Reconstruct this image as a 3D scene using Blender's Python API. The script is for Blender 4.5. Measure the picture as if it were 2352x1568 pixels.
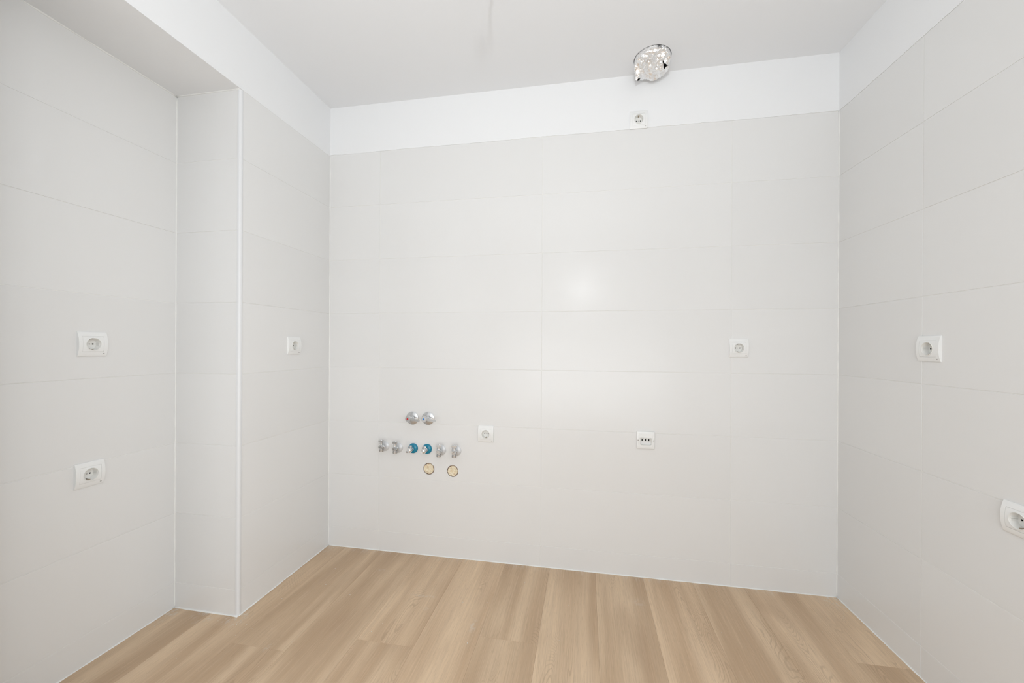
import bpy, bmesh, math, random
from mathutils import Vector, Matrix, noise

# ---------------------------------------------------------------- camera, world, light, exposure
S = bpy.context.scene
C = S.collection
for _o in list(bpy.data.objects):
    bpy.data.objects.remove(_o)

F_PX, CX, CY = 876.46579, 1193.2296, 794.35217
CAM = Vector((1.42421, -1.94782, 1.13146))
YAW, PITCH, ROLL = -0.16924, -0.00021, 0.00501
fw = Vector((math.sin(YAW)*math.cos(PITCH), math.cos(YAW)*math.cos(PITCH), math.sin(PITCH)))
rt = Vector((math.cos(YAW), -math.sin(YAW), 0))
up = rt.cross(fw)
r2 = rt*math.cos(ROLL) + up*math.sin(ROLL)
u2 = -rt*math.sin(ROLL) + up*math.cos(ROLL)
cam_data = bpy.data.cameras.new('camera')
cam = bpy.data.objects.new('camera', cam_data)
C.objects.link(cam)
M = Matrix((r2, u2, -fw)).transposed().to_4x4()
M.translation = CAM
cam.matrix_world = M
cam_data.sensor_fit = 'HORIZONTAL'
cam_data.sensor_width = 36.0
cam_data.lens = F_PX/2352*36.0
cam_data.shift_x = (1176-CX)/2352
cam_data.shift_y = (CY-784)/2352
cam_data.clip_start = 0.02
S.camera = cam

wd = bpy.data.worlds.new('world')
S.world = wd
wd.use_nodes = True
wd.node_tree.nodes['Background'].inputs[0].default_value = (0.8, 0.9, 1.0, 1)
wd.node_tree.nodes['Background'].inputs[1].default_value = 0.3

S.view_settings.view_transform = 'Standard'
S.view_settings.look = 'None'
S.view_settings.exposure = -0.03
S.view_settings.gamma = 1.0
S.view_settings.use_curve_mapping = False


def light(name, kind, loc, energy, color=(1, 1, 1), size=None, size_y=None, target=None, radius=None):
    d = bpy.data.lights.new(name, kind)
    d.energy = energy
    d.color = color
    if kind == 'AREA':
        d.shape = 'RECTANGLE'
        d.size = size
        d.size_y = size_y
    if radius is not None:
        d.shadow_soft_size = radius
    o = bpy.data.objects.new(name, d)
    C.objects.link(o)
    o.location = loc
    if target is not None:
        o.rotation_euler = (Vector(target)-Vector(loc)).to_track_quat('-Z', 'Y').to_euler()
    return o


# the photographer's flash on its stand, its bounce off the room behind, and an added fill light on the right
LC = (0.932, 0.970, 1.0)
LAMP = Vector((1.41, -2.2, 1.75))
fl = light('flash_lamp', 'SPOT', LAMP, 27.0, LC, radius=0.042, target=(1.39, -1.75, 2.467))
fl.data.spot_size = math.radians(130)
fl.data.spot_blend = 0.7
light('flash_spill', 'POINT', LAMP, 7.6, LC, radius=0.085)
light('bounce_light', 'AREA', (1.40, -3.25, 1.75), 6.1, LC, size=2.0, size_y=1.2, target=(1.35, 0, 1.35))
light('bounce_light_low', 'AREA', (1.40, -3.25, 0.7), 20.5, LC, size=2.2, size_y=1.0, target=(1.35, 0, 1.6))
rfill = light('right_fill', 'AREA', (2.59, -2.1, 1.2), 9.8, LC, size=1.2, size_y=1.9, target=(0.0, -1.2, 1.15))  # added fill panel against the right wall; there is no window here
rfill.data.spread = math.radians(100)

# ---------------------------------------------------------------- measured room
WD = 2.55641          # width of the back wall
PD = 0.57891          # depth of the pier on the left
RW = 0.30958          # recess depth behind the pier
TR, TL, T0 = 0.02598, 0.01818, 0.0125
Z0, PITCHZ, ZTOP, ZC, ZS = 0.1076, 0.30, 2.2032, 2.46728, 2.196
XA = 0.30648          # first vertical joint on the back wall
YF = -3.6             # wall behind the camera
G = 0.0022            # tile joint
random.seed(7)


# ---------------------------------------------------------------- materials
def mat(name, color=(0.8, 0.8, 0.8), rough=0.5, metal=0.0, spec=0.5):
    m = bpy.data.materials.new(name)
    m.use_nodes = True
    b = m.node_tree.nodes['Principled BSDF']
    b.inputs['Base Color'].default_value = (*color, 1)
    b.inputs['Roughness'].default_value = rough
    b.inputs['Metallic'].default_value = metal
    b.inputs['Specular IOR Level'].default_value = spec
    return m


class NT:
    def __init__(self, m):
        self.t = m.node_tree
        self.b = self.t.nodes['Principled BSDF']

    def n(self, typ, **kw):
        o = self.t.nodes.new(typ)
        for k, v in kw.items():
            setattr(o, k, v)
        return o

    def set(self, sock, v):
        if hasattr(v, 'is_output') or isinstance(v, bpy.types.NodeSocket):
            self.t.links.new(v, sock)
        elif isinstance(v, (tuple, list)) and len(v) == 3 and sock.type == 'RGBA':
            sock.default_value = (*v, 1)
        else:
            sock.default_value = v

    def math(self, op, a, b=None, c=None, clamp=False):
        o = self.n('ShaderNodeMath', operation=op, use_clamp=clamp)
        self.set(o.inputs[0], a)
        if b is not None:
            self.set(o.inputs[1], b)
        if c is not None:
            self.set(o.inputs[2], c)
        return o.outputs[0]

    def vmath(self, op, a, b=None):
        o = self.n('ShaderNodeVectorMath', operation=op)
        self.set(o.inputs[0], a)
        if b is not None:
            self.set(o.inputs[1], b)
        return o.outputs['Value'] if op in ('LENGTH', 'DISTANCE') else o.outputs[0]

    def noise(self, vec, scale, detail=2, rough=0.5, dist=0.0):
        o = self.n('ShaderNodeTexNoise')
        self.set(o.inputs['Vector'], vec)
        o.inputs['Scale'].default_value = scale
        o.inputs['Detail'].default_value = detail
        o.inputs['Roughness'].default_value = rough
        o.inputs['Distortion'].default_value = dist
        return o.outputs[0]

    def mix(self, f, a, b, mode='MIX'):
        o = self.n('ShaderNodeMix', data_type='RGBA', blend_type=mode)
        self.set(o.inputs[0], f)
        self.set(o.inputs[6], a)
        self.set(o.inputs[7], b)
        return o.outputs[2]

    def ramp(self, v, lo, hi, a=0.0, b=1.0):
        o = self.n('ShaderNodeMapRange', interpolation_type='SMOOTHSTEP')
        self.set(o.inputs[0], v)
        o.inputs[1].default_value = lo
        o.inputs[2].default_value = hi
        o.inputs[3].default_value = a
        o.inputs[4].default_value = b
        return o.outputs[0]

    def bump(self, h, strength, dist):
        o = self.n('ShaderNodeBump')
        o.inputs['Strength'].default_value = strength
        o.inputs['Distance'].default_value = dist
        self.set(o.inputs['Height'], h)
        self.t.links.new(o.outputs[0], self.b.inputs['Normal'])


def paint_material():
    m = mat('white_paint', (0.905, 0.912, 0.918), 0.75, 0, 0.25)
    k = NT(m)
    p = k.n('ShaderNodeNewGeometry').outputs['Position']
    k.bump(k.noise(p, 60, 4, 0.6), 0.10, 0.002)
    return m


def tile_material():
    m = mat('glazed_tile', (0.745, 0.735, 0.715), 0.2, 0, 0.5)
    k = NT(m)
    p = k.n('ShaderNodeNewGeometry').outputs['Position']
    r = k.n('ShaderNodeObjectInfo').outputs['Random']
    col = k.mix(r, (0.820, 0.818, 0.809), (0.838, 0.836, 0.827))
    k.t.links.new(col, k.b.inputs['Base Color'])
    k.set(k.b.inputs['Roughness'], k.ramp(k.noise(p, 5, 3), 0.3, 0.7, 0.225, 0.262))
    k.bump(k.noise(p, 7, 1), 0.05, 0.004)
    return m


def wood_material():
    m = mat('oak_plank', (0.5, 0.38, 0.26), 0.42, 0, 0.4)
    k = NT(m)
    p = k.n('ShaderNodeNewGeometry').outputs['Position']
    rnd = k.n('ShaderNodeObjectInfo').outputs['Random']
    off = k.n('ShaderNodeCombineXYZ')
    k.set(off.inputs[0], k.math('MULTIPLY', rnd, 7.3))
    k.set(off.inputs[1], k.math('MULTIPLY', rnd, 41.0))
    k.set(off.inputs[2], k.math('MULTIPLY', rnd, 13.0))
    q = k.vmath('ADD', p, off.outputs[0])
    bands = k.noise(k.vmath('MULTIPLY', q, (11.0, 0.9, 1)), 1.0, 1, 0.5, 0.3)
    blot = k.noise(k.vmath('MULTIPLY', q, (5.0, 2.0, 1)), 1.0, 2, 0.5)
    streak = k.noise(k.vmath('MULTIPLY', q, (75.0, 1.6, 1)), 1.0, 4, 0.7)
    fine = k.noise(k.vmath('MULTIPLY', q, (260.0, 5.0, 1)), 1.0, 3, 0.65)
    pore = k.noise(k.vmath('MULTIPLY', q, (520.0, 22.0, 1)), 1.0, 2, 0.6)
    # cathedral figure: contour lines of a stretched field
    fld = k.noise(k.vmath('MULTIPLY', q, (9.0, 1.7, 1)), 1.0, 1, 0.4, 0.2)
    wob = k.noise(k.vmath('MULTIPLY', q, (90.0, 30.0, 1)), 1.0, 2, 0.5)
    ph = k.math('ADD', k.math('MULTIPLY', fld, 430.0), k.math('MULTIPLY', wob, 3.0))
    ring = k.ramp(k.math('SINE', ph), 0.3, 1.0)
    where = k.ramp(k.noise(k.vmath('MULTIPLY', q, (7.0, 1.5, 1)), 1.3, 1, 0.4), 0.53, 0.66)
    ring = k.math('MULTIPLY', ring, where)
    c = k.mix(k.ramp(bands, 0.32, 0.68), (0.520, 0.360, 0.226), (0.725, 0.545, 0.368))
    c = k.mix(k.ramp(blot, 0.52, 0.76, 0, 0.5), c, (0.420, 0.278, 0.172))
    c = k.mix(k.ramp(streak, 0.32, 0.70, 0, 0.30), c, (0.530, 0.395, 0.275))
    c = k.mix(k.ramp(fine, 0.45, 0.75, 0, 0.34), c, (0.430, 0.302, 0.196))
    c = k.mix(k.ramp(fine, 0.30, 0.48, 0.22, 0.0), c, (0.78, 0.60, 0.43))
    c = k.mix(k.math('MULTIPLY', ring, 0.30), c, (0.31, 0.20, 0.125))
    c = k.mix(k.ramp(pore, 0.52, 0.75, 0, 0.40), c, (0.40, 0.28, 0.18))
    tone = k.math('ADD', 1.05, k.math('MULTIPLY', rnd, 0.1))
    o = k.n('ShaderNodeVectorMath', operation='SCALE')
    k.set(o.inputs[0], c)
    k.set(o.inputs['Scale'], tone)
    c = o.outputs[0]
    # grout and plaster dust rubbed into the boards by the wall foot and in the corners
    xyz = k.n('ShaderNodeSeparateXYZ')
    k.set(xyz.inputs[0], p)
    edge = k.ramp(xyz.outputs[1], -0.055, 0.0)
    edge = k.math('MULTIPLY', edge, k.ramp(k.noise(k.vmath('MULTIPLY', p, (90.0, 12.0, 1)), 1.0, 3, 0.6), 0.45, 0.75))
    edge = k.math('MULTIPLY', edge, k.ramp(k.noise(p, 5.0, 2), 0.4, 0.6, 0.15, 0.6))
    dust = edge
    for (x, y, r_, a_) in ((0.0, 0.0, 0.13, 0.5), (2.556, 0.0, 0.14, 0.75), (-0.31, -0.58, 0.12, 0.7), (0.007, -0.585, 0.07, 0.9),
                           (-0.13, -0.585, 0.09, 0.55)):
        d = k.vmath('DISTANCE', p, (x, y, 0.0))
        g = k.ramp(d, 0.0, r_, a_, 0.0)
        g = k.math('MULTIPLY', g, k.ramp(k.noise(k.vmath('MULTIPLY', p, (60.0, 40.0, 1)), 1.0, 4, 0.7), 0.47, 0.66))
        dust = k.math('MAXIMUM', dust, g)
    # dry smears
    for (x, y, sx, sy, a_) in ((0.72, -0.32, 0.09, 0.012, 0.35), (0.76, -0.40, 0.02, 0.018, 0.3), (0.985, -0.46, 0.022, 0.05, 0.4),
                               (0.26, -0.70, 0.012, 0.03, 0.3), (0.43, -0.17, 0.05, 0.012, 0.25), (1.66, -0.20, 0.05, 0.04, 0.18)):
        v = k.vmath('MULTIPLY', k.vmath('SUBTRACT', p, (x, y, 0.0)), (1/sx, 1/sy, 0.0))
        g = k.ramp(k.vmath('LENGTH', v), 0.1, 1.0, a_, 0.0)
        g = k.math('MULTIPLY', g, k.ramp(k.noise(k.vmath('MULTIPLY', p, (80.0, 60.0, 1)), 1.0, 3, 0.6), 0.42, 0.62))
        dust = k.math('MAXIMUM', dust, g)
    c = k.mix(dust, c, (0.74, 0.72, 0.68))
    k.t.links.new(c, k.b.inputs['Base Color'])
    k.set(k.b.inputs['Roughness'], k.ramp(pore, 0.3, 0.7, 0.38, 0.5))
    k.bump(k.math('ADD', pore, k.math('MULTIPLY', ring, 0.5)), 0.12, 0.0006)
    return m


def foil_material():
    m = mat('aluminium_foil', (0.93, 0.93, 0.93), 0.36, 1.0)
    k = NT(m)
    p = k.n('ShaderNodeNewGeometry').outputs['Position']
    v = k.n('ShaderNodeTexVoronoi', feature='DISTANCE_TO_EDGE')
    k.set(v.inputs['Vector'], p)
    v.inputs['Scale'].default_value = 90
    k.bump(k.math('ADD', k.math('MULTIPLY', k.noise(p, 160, 3, 0.6), 0.6), k.math('MULTIPLY', v.outputs[0], 1.5)), 0.45, 0.004)
    return m


def paper_material():
    m = mat('crumpled_paper', (0.8, 0.7, 0.52), 0.8, 0, 0.2)
    k = NT(m)
    p = k.n('ShaderNodeNewGeometry').outputs['Position']
    lp = k.n('ShaderNodeTexCoord').outputs['Object']
    n1 = k.noise(p, 38, 2, 0.5, 0.6)
    fold = k.math('ABSOLUTE', k.math('SINE', k.math('MULTIPLY', n1, 26.0)))
    c = k.mix(k.ramp(fold, 0.0, 0.16, 0.75, 0.0), (0.93, 0.84, 0.66), (0.50, 0.30, 0.17))
    c = k.mix(k.ramp(k.noise(p, 45, 2), 0.55, 0.72, 0, 0.6), c, (0.78, 0.58, 0.38))
    rad = k.vmath('LENGTH', k.vmath('MULTIPLY', lp, (1, 0, 1)))
    edge = k.ramp(k.math('ADD', rad, k.math('MULTIPLY', k.noise(p, 70, 2), 0.010)), 0.0300, 0.0345)
    c = k.mix(k.math('MULTIPLY', edge, 0.8), c, (0.22, 0.11, 0.06))
    k.t.links.new(c, k.b.inputs['Base Color'])
    k.bump(k.noise(p, 160, 2), 0.25, 0.002)
    return m


PAINT = paint_material()
CEILP = mat('ceiling_paint', (0.905, 0.918, 0.935), 0.85, 0, 0.2)
TILE = tile_material()
GROUT = mat('pale_grout', (0.88, 0.875, 0.85), 0.85, 0, 0.2)
CAULK = mat('white_caulk', (0.90, 0.90, 0.88), 0.55, 0, 0.3)
WOOD = wood_material()
UNDER = mat('floor_underlay', (0.42, 0.33, 0.24), 0.9)
TRIM = mat('white_pvc_trim', (0.80, 0.81, 0.82), 0.35)
PLASTIC = mat('white_plastic', (0.90, 0.905, 0.895), 0.28)
PLASTIC2 = mat('ivory_plastic', (0.88, 0.875, 0.845), 0.3)
BLACK = mat('black_hole', (0.006, 0.006, 0.006), 0.9, 0, 0.0)
GREYINK = mat('grey_ink', (0.22, 0.20, 0.19), 0.7)
BRASS = mat('dull_clip_metal', (0.42, 0.34, 0.25), 0.35, 1.0)
SCREW = mat('screw_steel', (0.55, 0.54, 0.53), 0.3, 1.0)
CHROME = mat('chrome', (0.80, 0.81, 0.82), 0.1, 1.0)
ROSE = mat('pale_rosette', (0.70, 0.715, 0.73), 0.38, 0.2)
LROSE = mat('lever_rosette', (0.66, 0.67, 0.68), 0.27, 0.85)
SATIN = mat('satin_chrome', (0.68, 0.69, 0.70), 0.24, 1.0)
DULL = mat('nickel_nut', (0.50, 0.49, 0.48), 0.32, 1.0)
TEAL = mat('teal_lacquer', (0.0, 0.23, 0.37), 0.16, 0, 0.6)
RED = mat('red_dot', (0.62, 0.012, 0.02), 0.35)
BLUE = mat('blue_dot', (0.01, 0.2, 0.68), 0.35)
FOIL = foil_material()
PAPER = paper_material()
PIPE = mat('brown_pipe', (0.23, 0.13, 0.08), 0.6)
CABLE = mat('grey_cable', (0.25, 0.25, 0.25), 0.5)
CRUMB = mat('plaster_crumb', (0.85, 0.84, 0.80), 0.8)


# ---------------------------------------------------------------- mesh helpers
def new_obj(name, mesh, parent=None, m=None):
    o = bpy.data.objects.new(name, mesh)
    C.objects.link(o)
    if parent is not None:
        o.parent = parent
    if m is not None and len(mesh.materials) == 0:
        mesh.materials.append(m)
    return o


def bm_mesh(name, bm, m=None, smooth=False, angle=None):
    bmesh.ops.recalc_face_normals(bm, faces=bm.faces)
    me = bpy.data.meshes.new(name)
    bm.to_mesh(me)
    bm.free()
    if smooth:
        for p in me.polygons:
            p.use_smooth = True
        if angle is not None:
            me.set_sharp_from_angle(angle=angle)
    if m is not None:
        me.materials.append(m)
    return me


def add_box(bm, x0, x1, y0, y1, z0, z1, bevel=0.0, seg=1):
    r = bmesh.ops.create_cube(bm, size=1.0)
    vs = r['verts']
    for v in vs:
        v.co = Vector((x0 if v.co.x < 0 else x1, y0 if v.co.y < 0 else y1, z0 if v.co.z < 0 else z1))
    if bevel > 0:
        es = list({e for v in vs for e in v.link_edges})
        bmesh.ops.bevel(bm, geom=es, offset=bevel, segments=seg, affect='EDGES', profile=0.5)
    return vs


def box(name, x0, x1, y0, y1, z0, z1, m, parent=None, bevel=0.0, seg=1):
    bm = bmesh.new()
    add_box(bm, x0, x1, y0, y1, z0, z1, bevel, seg)
    return new_obj(name, bm_mesh(name, bm, m), parent)


AX = {'z': Matrix.Identity(3),
      '-y': Matrix(((1, 0, 0), (0, 0, -1), (0, 1, 0))),
      'x': Matrix(((0, 0, 1), (0, 1, 0), (-1, 0, 0)))}


def add_lathe(bm, prof, n=32, axis='z', at=(0, 0, 0), closed=False):
    """prof: (radius, height along the axis) from one end to the other."""
    A = AX[axis]
    at = Vector(at)
    rings = []
    for (r, h) in prof:
        if r < 1e-7:
            rings.append([bm.verts.new(A @ Vector((0, 0, h)) + at)])
        else:
            rings.append([bm.verts.new(A @ Vector((r*math.cos(2*math.pi*i/n), r*math.sin(2*math.pi*i/n), h)) + at) for i in range(n)])
    pairs = list(zip(rings, rings[1:]))
    if closed:
        pairs.append((rings[-1], rings[0]))
    for a, b in pairs:
        for i in range(n):
            j = (i+1) % n
            if len(a) == 1 and len(b) == 1:
                continue
            if len(a) == 1:
                bm.faces.new((a[0], b[i], b[j]))
            elif len(b) == 1:
                bm.faces.new((a[i], a[j], b[0]))
            else:
                bm.faces.new((a[i], a[j], b[j], b[i]))
    if not closed:
        for rg in (rings[0], rings[-1]):
            if len(rg) > 2:
                bm.faces.new(rg)


def lathe(name, prof, m, parent=None, n=32, axis='z', at=(0, 0, 0), closed=False, angle=0.6):
    bm = bmesh.new()
    add_lathe(bm, prof, n, axis, at, closed)
    return new_obj(name, bm_mesh(name, bm, m, True, angle), parent)


def cyl_mesh(r, y0, y1, x, z, n=40, axis='-y'):
    bm = bmesh.new()
    if axis == '-y':
        add_lathe(bm, [(r, -y1), (r, -y0)], n, '-y', (x, 0, z))
    else:
        add_lathe(bm, [(r, y0), (r, y1)], n, 'z', (x, z, 0))
    return bm_mesh('cutter', bm)


def cut(mesh, cutters, m=None):
    """boolean difference, both in the same local space, returned as a new mesh"""
    a = bpy.data.objects.new('tmp_a', mesh)
    C.objects.link(a)
    tmp = []
    for cm in cutters:
        b = bpy.data.objects.new('tmp_b', cm)
        C.objects.link(b)
        tmp.append(b)
        md = a.modifiers.new('b', 'BOOLEAN')
        md.operation = 'DIFFERENCE'
        md.solver = 'EXACT'
        md.object = b
    dg = bpy.context.evaluated_depsgraph_get()
    dg.update()
    res = bpy.data.meshes.new_from_object(a.evaluated_get(dg))
    for o in tmp+[a]:
        bpy.data.objects.remove(o)
    if m is not None:
        res.materials.clear()
        res.materials.append(m)
    return res


def empty(name, label, cat, group=None):
    o = bpy.data.objects.new(name, None)
    C.objects.link(o)
    o.empty_display_size = 0.02
    o['label'] = label
    o['category'] = cat
    if group:
        o['group'] = group
    return o


def struct(o):
    o['kind'] = 'structure'
    return o


def copy_tree(o, parent=None):
    c = o.copy()
    C.objects.link(c)
    if parent is not None:
        c.parent = parent
    for ch in list(o.children):
        copy_tree(ch, c)
    return c


# wall frames: local x runs to the viewer's right, local -y comes out of the wall
FR = {'back': ((0, 0, 0), 0.0),
      'left': ((0, 0, 0), math.pi/2+T0),
      'return': ((-RW, -PD, 0), 0.0),
      'recess': ((-RW-0.0003, -PD, 0), math.pi/2+TL),
      'right': ((WD, 0, 0), -math.pi/2+TR)}


def set_frame(o, key):
    o.location, rz = FR[key]
    o.rotation_euler = (0, 0, rz)


# cut-outs in the walls (local x, local z, radius) for the sockets and drains
SOCK = {'back': [(1.6797, 2.2434), (2.1386, 1.1265), (0.9154, 0.6687)],
        'left': [(-0.2754, 1.1275)],
        'recess': [(-0.2880, 1.1305), (-0.2942, 0.6708)],
        'right': [(0.4532, 1.1288), (0.7205, 0.6708)]}
DRAIN = [(0.5984, 0.4665, 0.0312), (0.7329, 0.4620, 0.0312)]

TILE_CACHE = {}


def tile_mesh(w, h):
    key = (round(w, 5), round(h, 5))
    if key not in TILE_CACHE:
        bm = bmesh.new()
        vs = add_box(bm, -w/2, w/2, 0.0, 0.008, -h/2, h/2)
        es = [e for e in bm.edges if all(abs(v.co.y) < 1e-6 for v in e.verts)]
        bmesh.ops.bevel(bm, geom=es, offset=0.0006, segments=2, affect='EDGES', profile=0.5)
        TILE_CACHE[key] = bm_mesh('tile', bm, TILE)
    return TILE_CACHE[key]


def tiles(wall, key, cols, x0, x1, ztop=ZTOP):
    """cols: x of the vertical joints; rows follow the measured courses"""
    xs = [x0] + [c for c in cols if x0 < c < x1] + [x1]
    zs = [0.0] + [Z0+PITCHZ*i for i in range(7)] + [ztop]
    cuts = [(x, z, 0.0245) for x, z in SOCK.get(key, [])]
    if key == 'back':
        cuts = cuts + DRAIN
    for a, b in zip(xs, xs[1:]):
        for c, d in zip(zs, zs[1:]):
            w, h = b-a-G, d-c-G
            cx, cz = (a+b)/2, (c+d)/2
            me = tile_mesh(w, h)
            hit = [(x-cx, z-cz, r) for x, z, r in cuts if abs(x-cx) < w/2+r and abs(z-cz) < h/2+r]
            if hit:
                me = cut(me, [cyl_mesh(r, -0.02, 0.03, x, z) for x, z, r in hit])
            o = new_obj('tile', me, wall)
            lift = random.uniform(-0.0003, 0.0003)
            o.location = (cx, lift, cz)
            if not hit:
                o.rotation_euler = (random.uniform(-0.0012, 0.0012), 0, random.uniform(-0.0005, 0.0005))


def ragged_band(name, x0, x1, zlo, zhi, y, m, parent, seed, step=0.006, amp=0.0022):
    """plaster above the tiles: its lower edge is torn where it laps the tile"""
    bm = bmesh.new()
    n = int((x1-x0)/step)
    lo, hi = [], []
    lob, hib = [], []
    for i in range(n+1):
        x = x0+(x1-x0)*i/n
        dz = amp*(noise.noise(Vector((x*24, seed, 0)))+0.7*noise.noise(Vector((x*90, seed, 3)))) + 0.0025*noise.noise(Vector((x*3, seed, 9)))
        yy = y
        lo.append(bm.verts.new((x, yy, zlo+dz)))
        hi.append(bm.verts.new((x, yy, zhi)))
        lob.append(bm.verts.new((x, 0.02, zlo+dz)))
        hib.append(bm.verts.new((x, 0.02, zhi)))
    for i in range(n):
        bm.faces.new((lo[i], lo[i+1], hi[i+1], hi[i]))
        bm.faces.new((lob[i], lob[i+1], hib[i+1], hib[i]))
        bm.faces.new((lo[i], lo[i+1], lob[i+1], lob[i]))
        bm.faces.new((hi[i], hi[i+1], hib[i+1], hib[i]))
    bm.faces.new((lo[0], hi[0], hib[0], lob[0]))
    bm.faces.new((lo[-1], hi[-1], hib[-1], lob[-1]))
    return bm_mesh(name, bm, m)


def bead(name, pts, r, parent, m=None, seed=0.0, n=6, wob=0.35, step=0.02):
    """a run of caulk along a polyline"""
    bm = bmesh.new()
    path = []
    for a, b in zip(pts, pts[1:]):
        a, b = Vector(a), Vector(b)
        k = max(2, int((b-a).length/step))
        path += [a.lerp(b, i/k) for i in range(k)]
    path.append(Vector(pts[-1]))
    prev = None
    for i, p in enumerate(path):
        t = (path[min(i+1, len(path)-1)]-path[max(i-1, 0)]).normalized()
        u = t.orthogonal().normalized()
        v = t.cross(u)
        rr = r*(1+wob*noise.noise(Vector((p.x*17+seed, p.y*17, p.z*17)))*2)
        ring = [bm.verts.new(p+(u*math.cos(2*math.pi*j/n)+v*math.sin(2*math.pi*j/n))*rr) for j in range(n)]
        if prev:
            for j in range(n):
                bm.faces.new((prev[j], prev[(j+1) % n], ring[(j+1) % n], ring[j]))
        else:
            bm.faces.new(ring)
        prev = ring
    bm.faces.new(prev)
    return new_obj(name, bm_mesh(name, bm, m or CAULK, True), parent)


# ---------------------------------------------------------------- room shell
# back wall
bm = bmesh.new()
add_box(bm, -0.02, WD+0.2, 0.0012, 0.16, -0.05, 2.62)
me = bm_mesh('wall_back', bm, GROUT)
me = cut(me, [cyl_mesh(0.0245, -0.02, 0.03, x, z) for x, z in SOCK['back']] + [cyl_mesh(r, -0.02, 0.09, x, z) for x, z, r in DRAIN])
wall_back = struct(new_obj('wall_back', me))
tiles(wall_back, 'back', [XA, XA+0.9, XA+1.8], 0.0, WD)
me = ragged_band('plaster_band', -0.02, WD+0.02, ZTOP, 2.6, -0.0012, PAINT, wall_back, 1.0)
me = cut(me, [cyl_mesh(0.0245, -0.02, 0.03, *SOCK['back'][0])])
new_obj('plaster_band', me, wall_back)

# pier on the left: its right face continues the left wall, its front is the return
wall_left = struct(box('wall_left', -0.60, PD+0.0, 0.0012, 0.60, -0.05, 2.2, GROUT))
bm = bmesh.new()
# local frame of the left face; x from -PD (outer corner) to 0 (inner corner)
add_box(bm, -PD+0.0085, 0.15, 0.0012, RW+0.30, -0.05, 2.19)
me = bm_mesh('wall_left', bm, GROUT)
me = cut(me, [cyl_mesh(0.0245, -0.02, 0.03, x, z) for x, z in SOCK['left']])
wall_left.data = me
set_frame(wall_left, 'left')
tiles(wall_left, 'left', [], -PD+0.011, 0.0)
wall_return = struct(box('wall_return', -0.1, RW+0.003, 0.0012, 0.03, -0.05, 2.19, GROUT))
set_frame(wall_return, 'return')
tiles(wall_return, 'return', [], 0.0, RW+0.007-0.008, ztop=2.196)

# recess wall
bm = bmesh.new()
add_box(bm, YF+PD-0.1, 0.05, 0.0012, 0.16, -0.05, 2.6)
me = cut(bm_mesh('wall_recess', bm, GROUT), [cyl_mesh(0.0245, -0.02, 0.03, x, z) for x, z in SOCK['recess']])
wall_recess = struct(new_obj('wall_recess', me))
set_frame(wall_recess, 'recess')
tiles(wall_recess, 'recess', [-0.9, -1.8, -2.7], YF+PD, 0.0, ztop=2.196)

# right wall
bm = bmesh.new()
add_box(bm, -0.05, -YF+0.1, 0.0012, 0.16, -0.05, 2.62)
me = cut(bm_mesh('wall_right', bm, GROUT), [cyl_mesh(0.0245, -0.02, 0.03, x, z) for x, z in SOCK['right']])
wall_right = struct(new_obj('wall_right', me))
set_frame(wall_right, 'right')
tiles(wall_right, 'right', [0.4232, 1.3232, 2.2232, 3.1232], 0.0, -YF)
new_obj('plaster_band', ragged_band('plaster_band', -0.01, -YF, ZTOP, 2.6, -0.0012, PAINT, wall_right, 5.0), wall_right)

# beam over the recess and pier; it shares the left wall's face
bm = bmesh.new()
add_box(bm, YF, 0.02, -0.0012, RW+0.16, ZS, 2.62)
wall_beam = struct(new_obj('wall_beam', bm_mesh('wall_beam', bm, PAINT)))
set_frame(wall_beam, 'left')
me = ragged_band('plaster_lip', -PD+0.012, 0.0, ZTOP-0.006, 2.206, -0.00126, PAINT, wall_beam, 11.0)
new_obj('plaster_lip', me, wall_beam)

# the niche ends in a second pier just outside the picture on the left
wall_niche = struct(box('wall_niche_end', -0.60, 0.02, YF, -1.25, -0.05, 2.25, PAINT))

wall_front = struct(box('wall_front', -0.6, 3.0, YF-0.1, YF, -0.05, 2.62, PAINT))

# ceiling with the round hole for the extractor duct
DX, DY, DR = 1.727, -0.100, 0.083
bm = bmesh.new()
add_box(bm, -0.7, 3.0, YF-0.1, 0.2, ZC, ZC+0.26)
me = cut(bm_mesh('ceiling', bm, CEILP), [cyl_mesh(DR, ZC-0.05, ZC+0.22, DX, DY, 64, 'z')])
ceiling = struct(new_obj('ceiling', me))

# floor and planks
floor = struct(box('floor', -0.6, 2.9, YF-0.1, 0.1, -0.06, -0.0085, UNDER))
X0, PWID = 0.1095, 0.2286
BUTT = {-2: [-1.30, -2.6], -1: [-0.5445, -1.82, -3.1], 0: [-1.25, -2.5], 1: [-0.704, -1.98, -3.25], 2: [-1.42, -2.7], 3: [-0.6035, -1.88, -3.1],
        4: [-1.15, -2.4], 5: [-0.5085, -1.78, -3.05], 6: [-1.05, -2.3], 7: [-0.86, -2.1], 8: [-1.3, -2.6], 9: [-0.95, -2.2], 10: [-1.2, -2.4], 11: [-0.3915, -1.66, -2.9]}
for k in range(-2, 12):
    xa, xb = X0+PWID*(k-1), X0+PWID*k
    xa, xb = max(xa, -0.42), min(xb, 2.75)
    ys = [0.012]+BUTT[k]+[YF]
    for ya, yb in zip(ys, ys[1:]):
        bm = bmesh.new()
        g = 0.00012
        add_box(bm, xa+g, xb-g, yb+g, ya-g, -0.0085, 0.0)
        es = [e for e in bm.edges if all(abs(v.co.z) < 1e-6 for v in e.verts)]
        bmesh.ops.bevel(bm, geom=es, offset=0.0004, segments=1, affect='EDGES')
        o = new_obj('plank', bm_mesh('plank', bm, WOOD), floor)
        o.location.z = random.uniform(-0.0002, 0.0002)

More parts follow.
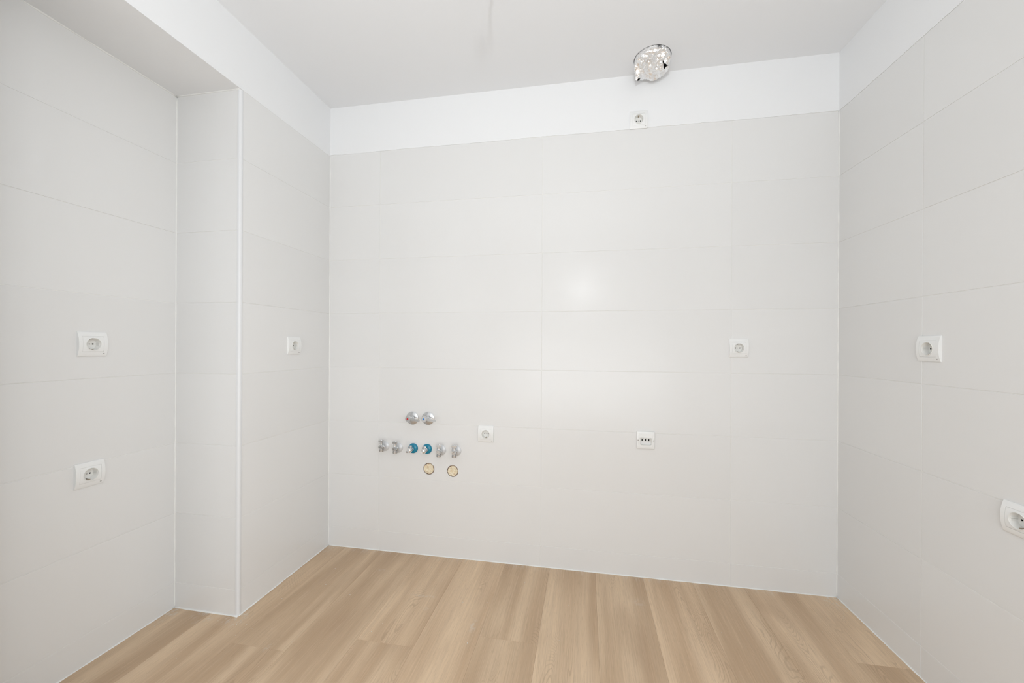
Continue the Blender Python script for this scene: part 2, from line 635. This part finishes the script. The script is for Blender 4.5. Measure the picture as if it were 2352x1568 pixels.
# white corner trim on the pier edge (a rounded profile)
bm = bmesh.new()
prof = []
R_ = 0.009
cx_, cy_ = -PD+R_-0.0015, R_-0.0015
prof = [(-PD+0.0125, -0.0012), (cx_+0.0, -0.0018)]
for i in range(9):
    a = math.pi/2*i/8
    prof.append((cx_-R_*math.sin(a), cy_-R_*math.cos(a)))
prof += [(-PD-0.0012, 0.0125), (-PD+0.004, 0.0125), (-PD+0.0125, 0.004)]
vb = [bm.verts.new((x, y, 0.001)) for x, y in prof]
vt = [bm.verts.new((x, y, ZS-0.001)) for x, y in prof]
n_ = len(prof)
for i in range(n_):
    bm.faces.new((vb[i], vb[(i+1) % n_], vt[(i+1) % n_], vt[i]))
bm.faces.new(vb)
bm.faces.new(vt)
trim = struct(new_obj('trim_1', bm_mesh('trim_1', bm, TRIM, True, 0.9)))
set_frame(trim, 'left')

# caulk beads (parts of the walls)
bead('caulk_bead', [(0.0, -0.0, 0), (0.0, -0.0, ZTOP)], 0.0034, wall_back, seed=1)
bead('caulk_bead', [(WD, 0, 0), (WD, 0, ZTOP)], 0.0034, wall_back, seed=2)
bead('caulk_bead', [(0, 0, 0), (0, 0, 2.19)], 0.0032, wall_return, seed=3)
bead('caulk_bead', [(0, -0.0005, 0.0), (WD, -0.0005, 0.0)], 0.0036, wall_back, seed=4)
bead('caulk_bead', [(-PD, 0, 0.0), (0, 0, 0.0)], 0.0034, wall_left, seed=5)
bead('caulk_bead', [(0, 0, 0.0), (RW+0.008, -0.001, 0.0)], 0.0042, wall_return, seed=6, wob=0.6)
bead('caulk_bead', [(YF+PD, 0, 0.0), (0, 0, 0.0)], 0.0034, wall_recess, seed=7)
bead('caulk_bead', [(0, 0, 0.0), (-YF, 0, 0.0)], 0.0036, wall_right, seed=8)
bead('caulk_bead', [(0, -0.0005, 2.1955), (RW+0.004, -0.0005, 2.1955)], 0.0030, wall_return, seed=9)
bead('caulk_bead', [(YF+PD, -0.0005, 2.1955), (0, -0.0005, 2.1955)], 0.0032, wall_recess, seed=10, wob=0.5)


# ---------------------------------------------------------------- power sockets
HP, TCEN, TEDG = 0.0433, 0.0118, 0.0036


def arc_y(z, drop=0.0):
    return -(TEDG+(TCEN-TEDG)*(1-(z/HP)**2))+drop


def arc_prism(w, h, y_back, drop=0.0, seg=22, bevel=0.0):
    bm = bmesh.new()
    zs = [-h/2+h*i/seg for i in range(seg+1)]
    rows = []
    for x in (-w/2, w/2):
        rows.append([bm.verts.new((x, arc_y(z, drop), z)) for z in zs]+[bm.verts.new((x, y_back, h/2)), bm.verts.new((x, y_back, -h/2))])
    a, b = rows
    n = len(a)
    for i in range(n):
        bm.faces.new((a[i], a[(i+1) % n], b[(i+1) % n], b[i]))
    bm.faces.new(a)
    bm.faces.new(b)
    if bevel:
        es = [e for e in bm.edges if all(abs(v.co.x-e.verts[0].co.x) < 1e-7 for v in e.verts) and all(v.co.y < y_back-1e-5 for v in e.verts)]
        es += [e for e in bm.edges if all(abs(abs(v.co.z)-h/2) < 1e-6 and v.co.y < y_back-1e-5 for v in e.verts)]
        bmesh.ops.bevel(bm, geom=list(set(es)), offset=bevel, segments=2, affect='EDGES', profile=0.5)
    return bm


def mesh_box(*a, bevel=0.0):
    bm = bmesh.new()
    add_box(bm, *a, bevel=bevel)
    return bm_mesh('cutter', bm)


def text_mesh(body, size, depth):
    cu = bpy.data.curves.new('t', 'FONT')
    cu.body = body
    cu.size = size
    cu.extrude = depth
    cu.align_x = 'CENTER'
    cu.align_y = 'CENTER'
    cu.offset = 0.00009
    o = bpy.data.objects.new('t', cu)
    C.objects.link(o)
    dg = bpy.context.evaluated_depsgraph_get()
    dg.update()
    me = bpy.data.meshes.new_from_object(o.evaluated_get(dg))
    bpy.data.objects.remove(o)
    for v in me.vertices:
        x, y, z = v.co
        v.co = (x, -z, y)
    me.update()
    return me


def make_socket():
    r = empty('power_socket', 'x', 'socket', 'white power sockets on the tiled walls')
    me = bm_mesh('plate', arc_prism(0.0822, 2*HP, 0.0, 0.0, 22, 0.0012), PLASTIC)
    me = cut(me, [mesh_box(-0.0303, 0.0303, -0.03, 0.02, -0.0276, 0.0276)], PLASTIC)
    for p in me.polygons:
        p.use_smooth = True
    me.set_sharp_from_angle(angle=0.5)
    new_obj('cover_plate', me, r)
    me = bm_mesh('ins', arc_prism(0.0596, 0.0542, -0.0005, 0.0002, 22, 0.0006), PLASTIC)
    me = cut(me, [cyl_mesh(0.0212, -0.03, 0.02, 0, 0, 48)], PLASTIC)
    m2 = cut(bm_mesh('ins', arc_prism(0.0606, 0.0552, -0.0003, 0.0014, 22), PLASTIC), [cyl_mesh(0.0212, -0.03, 0.02, 0, 0, 48)], PLASTIC)
    bm = bmesh.new()
    bm.from_mesh(me)
    bm.from_mesh(m2)
    me = bm_mesh('socket_insert', bm, PLASTIC)
    for p in me.polygons:
        p.use_smooth = True
    me.set_sharp_from_angle(angle=0.5)
    ins = new_obj('socket_insert', me, r)
    well = lathe('socket_well', [(0.0, -0.0088), (0.0194, -0.0088), (0.0204, 0.0110), (0.0210, 0.0122), (0.0218, 0.0122), (0.0222, 0.0112), (0.0222, -0.0110), (0.0, -0.0110)],
                 PLASTIC2, r, 56, '-y')
    for s in (-1, 1):
        lathe('pin_hole', [(0.0, -0.0090), (0.0025, -0.0090), (0.0025, -0.0085), (0.0, -0.0085)], BLACK, well, 20, '-y', (0.0095*s, 0, 0))
        box('earth_clip', -0.0026, 0.0026, -0.0055, 0.0080, s*0.0190-0.0008, s*0.0190+0.0008, BRASS, well, 0.0004)
        box('clip_slot', -0.0017, 0.0017, 0.0082, 0.0090, s*0.0168-0.0009, s*0.0168+0.0009, GREYINK, well)
        bm = bmesh.new()
        xi, xo = s*0.0180, s*0.0203
        add_box(bm, min(xi, xo), max(xi, xo), -0.0075, 0.0089, 0.0005, 0.0052, 0.0003)
        add_box(bm, min(xi, xo), max(xi, xo), -0.0075, 0.0089, -0.0052, -0.0005, 0.0003)
        new_obj('guide_rib', bm_mesh('guide_rib', bm, PLASTIC2), well)
    lathe('center_screw', [(0.0, -0.0090), (0.0024, -0.0090), (0.0023, -0.0082), (0.0013, -0.0078), (0.0, -0.0078)], SCREW, well, 20, '-y')
    lg = new_obj('maker_mark', text_mesh('BJC', 0.0036, 0.0001), r, GREYINK)
    zl = -0.0345
    lg.location = (0.0315, arc_y(zl)-0.0001, zl)
    lg.rotation_euler = (-math.atan(2*(TCEN-TEDG)*zl/HP**2), 0, 0)
    return r


PI2 = math.pi/2
proto = make_socket()
spots = [('back', 0, 'white power socket high on the back wall, under the foil duct'),
         ('back', 1, 'white power socket at mid height on the right part of the back wall'),
         ('back', 2, 'white power socket on the back wall, beside the row of water valves'),
         ('left', 0, 'white power socket on the short left wall between pier edge and corner'),
         ('recess', 0, 'upper white power socket on the recessed wall at far left'),
         ('recess', 1, 'lower white power socket on the recessed wall at far left, across a tile joint'),
         ('right', 0, 'white power socket on the right wall, over the vertical tile joint'),
         ('right', 1, 'low white power socket on the right wall, cut by the picture edge')]
for i, (key, j, label) in enumerate(spots):
    o = proto if i == 0 else copy_tree(proto)
    x, z = SOCK[key][j]
    (lx, ly, lz), rz = FR[key]
    o.location = (lx+x*math.cos(rz), ly+x*math.sin(rz), z)
    o.rotation_euler = (0, 0, rz)
    if key == 'back' and j in (0,):
        o.location.y -= 0.0012
    if key == 'back' and j == 2:
        o.rotation_euler = (0, 0.012, 0)
    if key == 'back' and j == 1:
        o.rotation_euler = (0, -0.006, 0)
    if key == 'recess' and j == 1:
        o.rotation_euler = (0, 0.012, rz)
    o['label'] = label

# cooker outlet with three flat slots
ck = empty('cooker_outlet', 'square white outlet with three black slots low on the back wall', 'socket')
bm = bmesh.new()
add_box(bm, -0.0425, 0.0425, -0.0085, 0.0, -0.0425, 0.0425, 0.0035, 3)
me = cut(bm_mesh('cover_plate', bm, PLASTIC), [mesh_box(-0.0265, 0.0265, -0.03, 0.004, -0.0245, 0.0125)], PLASTIC)
for p in me.polygons:
    p.use_smooth = True
me.set_sharp_from_angle(angle=0.45)
new_obj('cover_plate', me, ck)
def oct_loop(bm, hw, z0, z1, ct, cb, y):
    pts = [(-hw+cb, z0), (hw-cb, z0), (hw, z0+cb), (hw, z1-ct), (hw-ct, z1), (-hw+ct, z1), (-hw, z1-ct), (-hw, z0+cb)]
    return [bm.verts.new((x, y, z)) for x, z in pts]


bm = bmesh.new()
la, lb = oct_loop(bm, 0.0285, -0.0259, 0.0137, 0.003, 0.006, -0.03), oct_loop(bm, 0.0285, -0.0259, 0.0137, 0.003, 0.006, 0.004)
for i in range(8):
    bm.faces.new((la[i], la[(i+1) % 8], lb[(i+1) % 8], lb[i]))
bm.faces.new(la)
bm.faces.new(lb)
octc = bm_mesh('cutter', bm)
bm = bmesh.new()
add_box(bm, -0.0335, 0.0335, -0.0105, -0.0080, -0.0340, 0.0340, 0.0012, 2)
me = cut(bm_mesh('front_panel', bm, PLASTIC), [octc], PLASTIC)
new_obj('front_panel', me, ck)

bm = bmesh.new()
loops = [oct_loop(bm, 0.0288, -0.0262, 0.0140, 0.003, 0.006, -0.0095), oct_loop(bm, 0.0284, -0.0258, 0.0136, 0.003, 0.006, -0.0128),
         oct_loop(bm, 0.0266, -0.0240, 0.0122, 0.0025, 0.0052, -0.0128), oct_loop(bm, 0.0258, -0.0232, 0.0116, 0.0025, 0.005, 0.0000)]
for a, b in zip(loops, loops[1:]):
    for i in range(8):
        bm.faces.new((a[i], a[(i+1) % 8], b[(i+1) % 8], b[i]))
bm.faces.new(loops[-1])
well = new_obj('socket_well', bm_mesh('socket_well', bm, PLASTIC2), ck)
for x in (-0.016, 0.0, 0.016):
    box('contact_slot', x-0.0022, x+0.0022, -0.0004, 0.0004, -0.0056, 0.0048, BLACK, well)
for x in (-0.008, 0.008):
    lathe('guide_notch', [(0.0, 0.0), (0.0026, 0.0), (0.0022, 0.0118), (0.0, 0.0118)], PLASTIC, well, 12, '-y', (x, 0, 0.0106))
for s in (-1, 1):
    sc = lathe('screw', [(0.0, 0.0080), (0.0030, 0.0080), (0.0026, 0.0100), (0.0, 0.0102)], SCREW, ck, 16, '-y', (0.0362*s, 0, -0.0005))
    box('screw_slot', 0.0362*s-0.0021, 0.0362*s+0.0021, -0.0104, -0.0099, -0.0012, 0.0002, GREYINK, sc)
ck.location = (1.7202, 0, 0.6742)
ck.rotation_euler = (0, 0.006, 0)


# ---------------------------------------------------------------- water valves
def make_angle_valve():
    r = empty('angle_valve', 'x', 'valve', 'chrome angle valves in a row on the back wall')
    lathe('rosette', [(0.0, 0.0), (0.0268, 0.0), (0.0268, 0.0016), (0.0245, 0.0042), (0.0165, 0.0068), (0.0100, 0.0080), (0.0, 0.0080)], ROSE, r, 48, '-y')
    bm = bmesh.new()
    add_lathe(bm, [(0.0082, 0.007), (0.0082, 0.019)], 24, '-y')
    add_lathe(bm, [(0.0110, 0.019), (0.0128, 0.0205), (0.0128, 0.0275), (0.0110, 0.029)], 6, '-y')
    new_obj('hex_nut', bm_mesh('hex_nut', bm, SATIN), r)
    lathe('body', [(0.0, -0.0135), (0.0076, -0.0135), (0.0076, -0.0085), (0.0104, -0.0060), (0.0112, 0.0), (0.0104, 0.0070), (0.0070, 0.0105), (0.0066, 0.0180),
                   (0.0088, 0.0190), (0.0088, 0.0225), (0.0060, 0.0235), (0.0060, 0.0280), (0.0, 0.0280)], SATIN, r, 32, 'z', (0, -0.037, 0))
    lathe('outlet_nut', [(0.0, -0.0245), (0.0112, -0.0245), (0.0126, -0.0235), (0.0126, -0.0145), (0.0112, -0.0130), (0.0, -0.0130)], DULL, r, 12, 'z', (0, -0.037, 0))
    cap = lathe('front_cap', [(0.0, 0.040), (0.0098, 0.040), (0.0104, 0.0420), (0.0104, 0.0510), (0.0094, 0.0526), (0.0, 0.0526)], SATIN, r, 28, '-y', (0, 0, 0.0015))
    sl = box('screw_slot', -0.0080, 0.0080, -0.0530, -0.0522, -0.0009, 0.0009, GREYINK, cap)
    sl.location = (0, 0, 0.0015)
    sl.rotation_euler = (0, math.radians(-50), 0)
    bm = bmesh.new()
    add_box(bm, -0.0150, 0.0140, -0.0425, -0.0315, 0.0270, 0.0375, 0.0014, 2)
    add_lathe(bm, [(0.0046, 0.037), (0.0040, 0.0395), (0.0, 0.0398)], 16, 'z', (0.002, -0.037, 0))
    new_obj('handle', bm_mesh('handle', bm, SATIN), r)
    return r


av = make_angle_valve()
for i, (x, z, dz, tilt, slot, label) in enumerate([
        (0.3417, 0.5764, 0.0045, 0.00, -48, 'grey chrome angle valve at the left end of the valve row'),
        (0.4215, 0.5720, 0.0035, 0.02, -52, 'grey chrome angle valve second from the left, left of the blue rosettes'),
        (0.6695, 0.5715, -0.0010, -0.03, 88, 'grey chrome angle valve just right of the two blue rosettes'),
        (0.7536, 0.5723, 0.0, 0.03, -40, 'grey chrome angle valve at the right end of the valve row')]):
    o = av if i == 0 else copy_tree(av)
    o.location = (x, 0, z)
    o['label'] = label
    for ch in o.children:
        if ch.name.split('.')[0] != 'rosette':
            ch.location.z = dz if ch.name.split('.')[0] != 'hex_nut' else dz*0.4
        if ch.name.split('.')[0] == 'handle':
            ch.rotation_euler = (0, tilt, 0)
        if ch.name.split('.')[0] == 'front_cap':
            for g in ch.children:
                g.rotation_euler = (0, math.radians(slot), 0)


def make_blue_tap():
    r = empty('appliance_tap', 'x', 'valve', 'small chrome taps with blue rosettes')
    lathe('rosette', [(0.0, 0.0), (0.0266, 0.0), (0.0270, 0.002), (0.0262, 0.0062), (0.0225, 0.0105), (0.0150, 0.0128), (0.0105, 0.0132), (0.0, 0.0132)], TEAL, r, 48, '-y')
    lathe('collar', [(0.0, 0.012), (0.0100, 0.012), (0.0108, 0.014), (0.0098, 0.0185), (0.0062, 0.0195), (0.0062, 0.030), (0.0, 0.030)], CHROME, r, 28, '-y')
    bm = bmesh.new()
    add_lathe(bm, [(0.0088, 0.026), (0.0088, 0.045)], 24, '-y')
    add_lathe(bm, [(0.0062, 0.004), (0.0062, 0.014)], 20, 'z', (0, -0.034, 0))
    add_box(bm, -0.0075, 0.0075, -0.0395, -0.0285, 0.0125, 0.0215, 0.0012, 2)
    new_obj('body', bm_mesh('body', bm, SATIN, True, 0.6), r)
    lathe('dome_cap', [(0.0, 0.041), (0.0115, 0.041), (0.0132, 0.0435), (0.0128, 0.0495), (0.0100, 0.0550), (0.0055, 0.0575), (0.0, 0.058)], CHROME, r, 32, '-y')
    bm = bmesh.new()
    add_lathe(bm, [(0.0042, 0.056), (0.0042, 0.068)], 16, '-y')
    add_box(bm, -0.0062, 0.0062, -0.0790, -0.0650, -0.0048, 0.0048, 0.0012, 2)
    new_obj('spindle', bm_mesh('spindle', bm, CHROME), r)
    return r


bt = make_blue_tap()
for i, (x, z, label) in enumerate([(0.5090, 0.5735, 'small chrome tap on the left one of the two blue rosettes'),
                                   (0.5890, 0.5735, 'small chrome tap on the right one of the two blue rosettes')]):
    o = bt if i == 0 else copy_tree(bt)
    o.location = (x, 0, z)
    o['label'] = label


def make_stop_valve(dot):
    r = empty('lever_valve', 'x', 'valve', 'chrome lever valves over the valve row')
    lathe('rosette', [(0.0, 0.0), (0.0348, 0.0), (0.0352, 0.0015), (0.0335, 0.0035), (0.0250, 0.0060), (0.0150, 0.0085), (0.0, 0.0085)], LROSE, r, 64, '-y')
    lathe('sleeve', [(0.0, 0.008), (0.0125, 0.008), (0.0118, 0.024), (0.0100, 0.028), (0.0092, 0.046), (0.0, 0.046)], CHROME, r, 36, '-y')
    bm = bmesh.new()
    add_lathe(bm, [(0.0, 0.043), (0.0128, 0.043), (0.0145, 0.0455), (0.0145, 0.0580), (0.0135, 0.0600), (0.0, 0.0602)], 36, '-y')
    # tapered lever arm to the right
    v0 = add_box(bm, 0.006, 0.064, -0.0585, -0.0475, -0.0052, 0.0052, 0.0)
    for v in v0:
        if v.co.x > 0.03:
            v.co.z = v.co.z*0.95-0.0080
            v.co.y -= 0.002
        else:
            v.co.z *= 1.25
    es = list({e for v in v0 for e in v.link_edges})
    bmesh.ops.bevel(bm, geom=es, offset=0.0014, segments=2, affect='EDGES')
    lev = new_obj('lever', bm_mesh('lever', bm, SATIN, True, 0.5), r)
    lathe('colour_dot', [(0.0, 0.0598), (0.0050, 0.0598), (0.0048, 0.0606), (0.0, 0.0607)], dot, lev, 24, '-y')
    lev.location.z = 0.0058
    return r


sv = make_stop_valve(RED)
sv.location = (0.5031, 0, 0.7365)
sv['label'] = 'chrome lever valve with a red dot, above the blue rosettes'
sv2 = copy_tree(sv)
sv2.location = (0.5933, 0, 0.7385)
sv2['label'] = 'chrome lever valve with a blue dot, right of the red dotted one'
for ch in sv2.children:
    if ch.name.startswith('lever'):
        for g in ch.children:
            g.data = g.data.copy()
            g.data.materials[0] = BLUE

# ---------------------------------------------------------------- drain holes stuffed with paper
for i, ((x, z, r_), label) in enumerate(zip(DRAIN, ('left drain hole stuffed with crumpled cream paper, below the valves',
                                                     'right drain hole stuffed with crumpled cream paper, below the valves'))):
    d = empty('stuffed_drain', label, 'drain', 'drain holes stuffed with paper')
    d.location = (x, 0, z)
    lathe('pipe_sleeve', [(0.0302, -0.060), (0.0302, -0.0035), (0.0272, -0.0035), (0.0272, -0.058), (0.0, -0.058), (0.0, -0.060)], PIPE, d, 40, '-y')
    bm = bmesh.new()
    NR, NA = 18, 60
    rows = []
    for a in range(NR+1):
        t = a/NR
        ring = []
        for b in range(NA):
            th = 2*math.pi*b/NA
            rad = 0.0307*min(1.0, t*1.1)*(1-0.10*max(0, noise.noise(Vector((math.cos(th)*1.7+i*9, math.sin(th)*1.7, 2)))*2.0*t))
            px, pz = rad*math.cos(th), rad*math.sin(th)
            f = Vector((px*75+i*31, pz*75, i*5.0))
            rid = 1-abs(noise.noise(f))*2.2
            rid2 = 1-abs(noise.noise(f*2.1+Vector((5, 5, 5))))*2.2
            yy = -0.0005-0.0065*max(rid, -0.4)-0.0030*max(rid2, -0.5)+0.0065
            if t > 0.90:
                yy += (t-0.90)/0.10*0.022
            yy = max(yy, -0.004)
            ring.append(bm.verts.new((px, yy, pz)) if a else None)
        if a == 0:
            ring = [bm.verts.new((0, 0.0, 0))]
        rows.append(ring)
    for a in range(NR):
        p_, q_ = rows[a], rows[a+1]
        for b in range(NA):
            c_ = (b+1) % NA
            if len(p_) == 1:
                bm.faces.new((p_[0], q_[b], q_[c_]))
            else:
                bm.faces.new((p_[b], p_[c_], q_[c_], q_[b]))
    new_obj('paper_plug', bm_mesh('paper_plug', bm, PAPER), d)

# ---------------------------------------------------------------- foil duct end in the ceiling
duct = empty('foil_duct', 'crumpled aluminium foil duct end hanging from the round ceiling hole', 'duct')
duct.location = (DX, DY, ZC)
bm = bmesh.new()
NR, NA = 40, 110
rows = []
for a in range(NR+1):
    t = a/NR                      # 0 at the centre underneath, 1 up inside the hole
    ring = []
    for b in range(NA):
        th = 2*math.pi*b/NA
        ct, st = math.cos(th), math.sin(th)
        if t < 0.75:
            rho = t/0.75
            side = 0.0
        else:
            rho = 1.0
            side = (t-0.75)/0.25
        rmax = 0.0775
        px, py = rmax*rho*ct, rmax*rho*st
        back = 0.5+0.5*(py/rmax)              # 0 at the front (room side), 1 at the wall
        depth = 0.012+0.056*back**0.8
        z = -depth*(1-0.30*rho**4)
        if side > 0:
            z = z*(1-side)+0.055*side
            rr = 1+0.03*math.sin(side*math.pi)
            px *= rr
            py *= rr
        # the pinched tip at the lower left
        g = math.exp(-(((px+0.066)/0.017)**2+((py-0.030)/0.020)**2))
        if side < 0.6:
            z -= 0.036*g
        f = Vector((px*26, py*26, z*26))
        w = 1-0.85*max(0.0, (side-0.3)/0.7)
        n1 = (1-abs(noise.noise(f+Vector((3, 1, 7))))*2.4)
        n2 = (1-abs(noise.noise(f*2.3+Vector((9, 4, 1))))*2.4)
        n3 = (1-abs(noise.noise(f*4.9+Vector((2, 8, 3))))*2.4)
        e = (0.0080*n1+0.0040*n2+0.0016*n3-0.004)*w
        nrm = Vector((ct*0.6*rho, st*0.6*rho, -1.0)).normalized() if side <= 0 else Vector((ct, st, -0.3)).normalized()
        co = Vector((px, py, z))+nrm*e
        lim = 0.0805
        rr = math.hypot(co.x, co.y)
        if rr > lim:
            co.x *= lim/rr
            co.y *= lim/rr
        ring.append(co)
    rows.append([bm.verts.new(c) for c in ring] if a else [bm.verts.new(ring[0])])
fcs = []
for a in range(NR):
    p_, q_ = rows[a], rows[a+1]
    for b in range(NA):
        c_ = (b+1) % NA
        if len(p_) == 1:
            bm.faces.new((p_[0], q_[b], q_[c_]))
        else:
            bm.faces.new((p_[b], p_[c_], q_[c_], q_[b]))
# torn openings into the dark duct
kill = []
for f_ in bm.faces:
    c = f_.calc_center_median()
    u = Vector((c.x-0.052, c.y+0.010))
    du = u.x*0.55+u.y*0.83
    dv = -u.x*0.83+u.y*0.55
    if abs(du) < 0.017 and abs(dv) < 0.0055*(1.0+du/0.02) and c.z < 0.004:
        kill.append(f_)
    elif (Vector((c.x+0.062, c.y-0.034))).length < 0.013 and c.z < -0.050:
        kill.append(f_)
bmesh.ops.delete(bm, geom=kill, context='FACES')
bmesh.ops.triangulate(bm, faces=bm.faces)
new_obj('foil_skin', bm_mesh('foil_skin', bm, FOIL, True, 0.5), duct)
lathe('duct_lining', [(0.0805, 0.205), (0.0805, 0.04), (0.079, 0.04), (0.079, 0.204), (0.0, 0.204), (0.0, 0.205)], BLACK, duct, 48, 'z')

# ---------------------------------------------------------------- lamp cable just above the frame; its shadow falls on the ceiling
sh = [((1.085, -0.565), 1.0), ((1.064, -0.513), 0.95), ((1.0418, -0.4579), 0.90), ((1.0228, -0.3752), 0.82), ((1.0125, -0.3183), 0.74), ((0.985, -0.29), 0.68), ((0.9559, -0.2776), 0.62)]
pts = []
for (x, y), s in sh:
    pts.append(LAMP+(Vector((x, y, ZC))-LAMP)*s)
hc = empty('hanging_cable', 'grey cable with a terminal block hanging from the ceiling just above the picture', 'cable')
hc.location = pts[0]
loc = [p-pts[0] for p in pts]
bead('cable', loc, 0.0058, hc, CABLE, wob=0.0, n=8)
tb = box('terminal_block', -0.011, 0.011, -0.007, 0.007, -0.013, 0.013, TRIM, hc, 0.003, 2)
tb.location = loc[-1]

# ---------------------------------------------------------------- plaster crumbs on the floor
bm = bmesh.new()
fixed = [(0.185, -0.20), (0.21, -0.31), (0.225, -0.325), (0.10, -0.45), (0.52, -0.125), (0.66, -0.105), (0.90, -0.33), (0.99, -0.55), (0.60, -0.56), (0.38, -0.37),
         (1.365, -0.055), (1.31, -0.18), (1.33, -0.17), (1.36, -0.27), (1.385, -0.245), (0.80, -0.385), (1.80, -0.05), (2.03, -0.055), (0.09, -0.67), (0.30, -0.78),
         (-0.16, -0.66), (-0.02, -0.80), (0.33, -0.66), (0.75, -0.28), (1.10, -0.25), (-0.12, -0.70), (-0.05, -0.615), (-0.10, -0.61), (-0.20, -0.63), (0.06, -0.12)]
rs = random.Random(3)
for i in range(40):
    cx0, cy0 = rs.choice([(0.0, 0.0), (-0.3, -0.6), (0.02, -0.61), (2.52, -0.05)])
    fixed.append((cx0+abs(rs.gauss(0, 0.05))*(1 if cx0 < 2 else -1), cy0-abs(rs.gauss(0.01, 0.05))))
for i in range(45):
    fixed.append((rs.uniform(-0.2, 2.4), rs.uniform(-0.8, -0.03)))
for i, (x, y) in enumerate(fixed):
    s = 0.0019 if i < 12 else rs.uniform(0.0006, 0.0013)
    mtx = Matrix.Translation((x, y, s*0.45)) @ Matrix.Rotation(rs.uniform(0, 6), 4, 'Z') @ Matrix.Diagonal((s, s*rs.uniform(0.6, 1.1), s*0.6, 1))
    bmesh.ops.create_icosphere(bm, subdivisions=1, radius=1.0, matrix=mtx)
cr = new_obj('plaster_crumbs', bm_mesh('plaster_crumbs', bm, CRUMB))
cr['kind'] = 'stuff'
cr['label'] = 'tiny white plaster crumbs scattered over the wooden floor'
cr['category'] = 'debris'
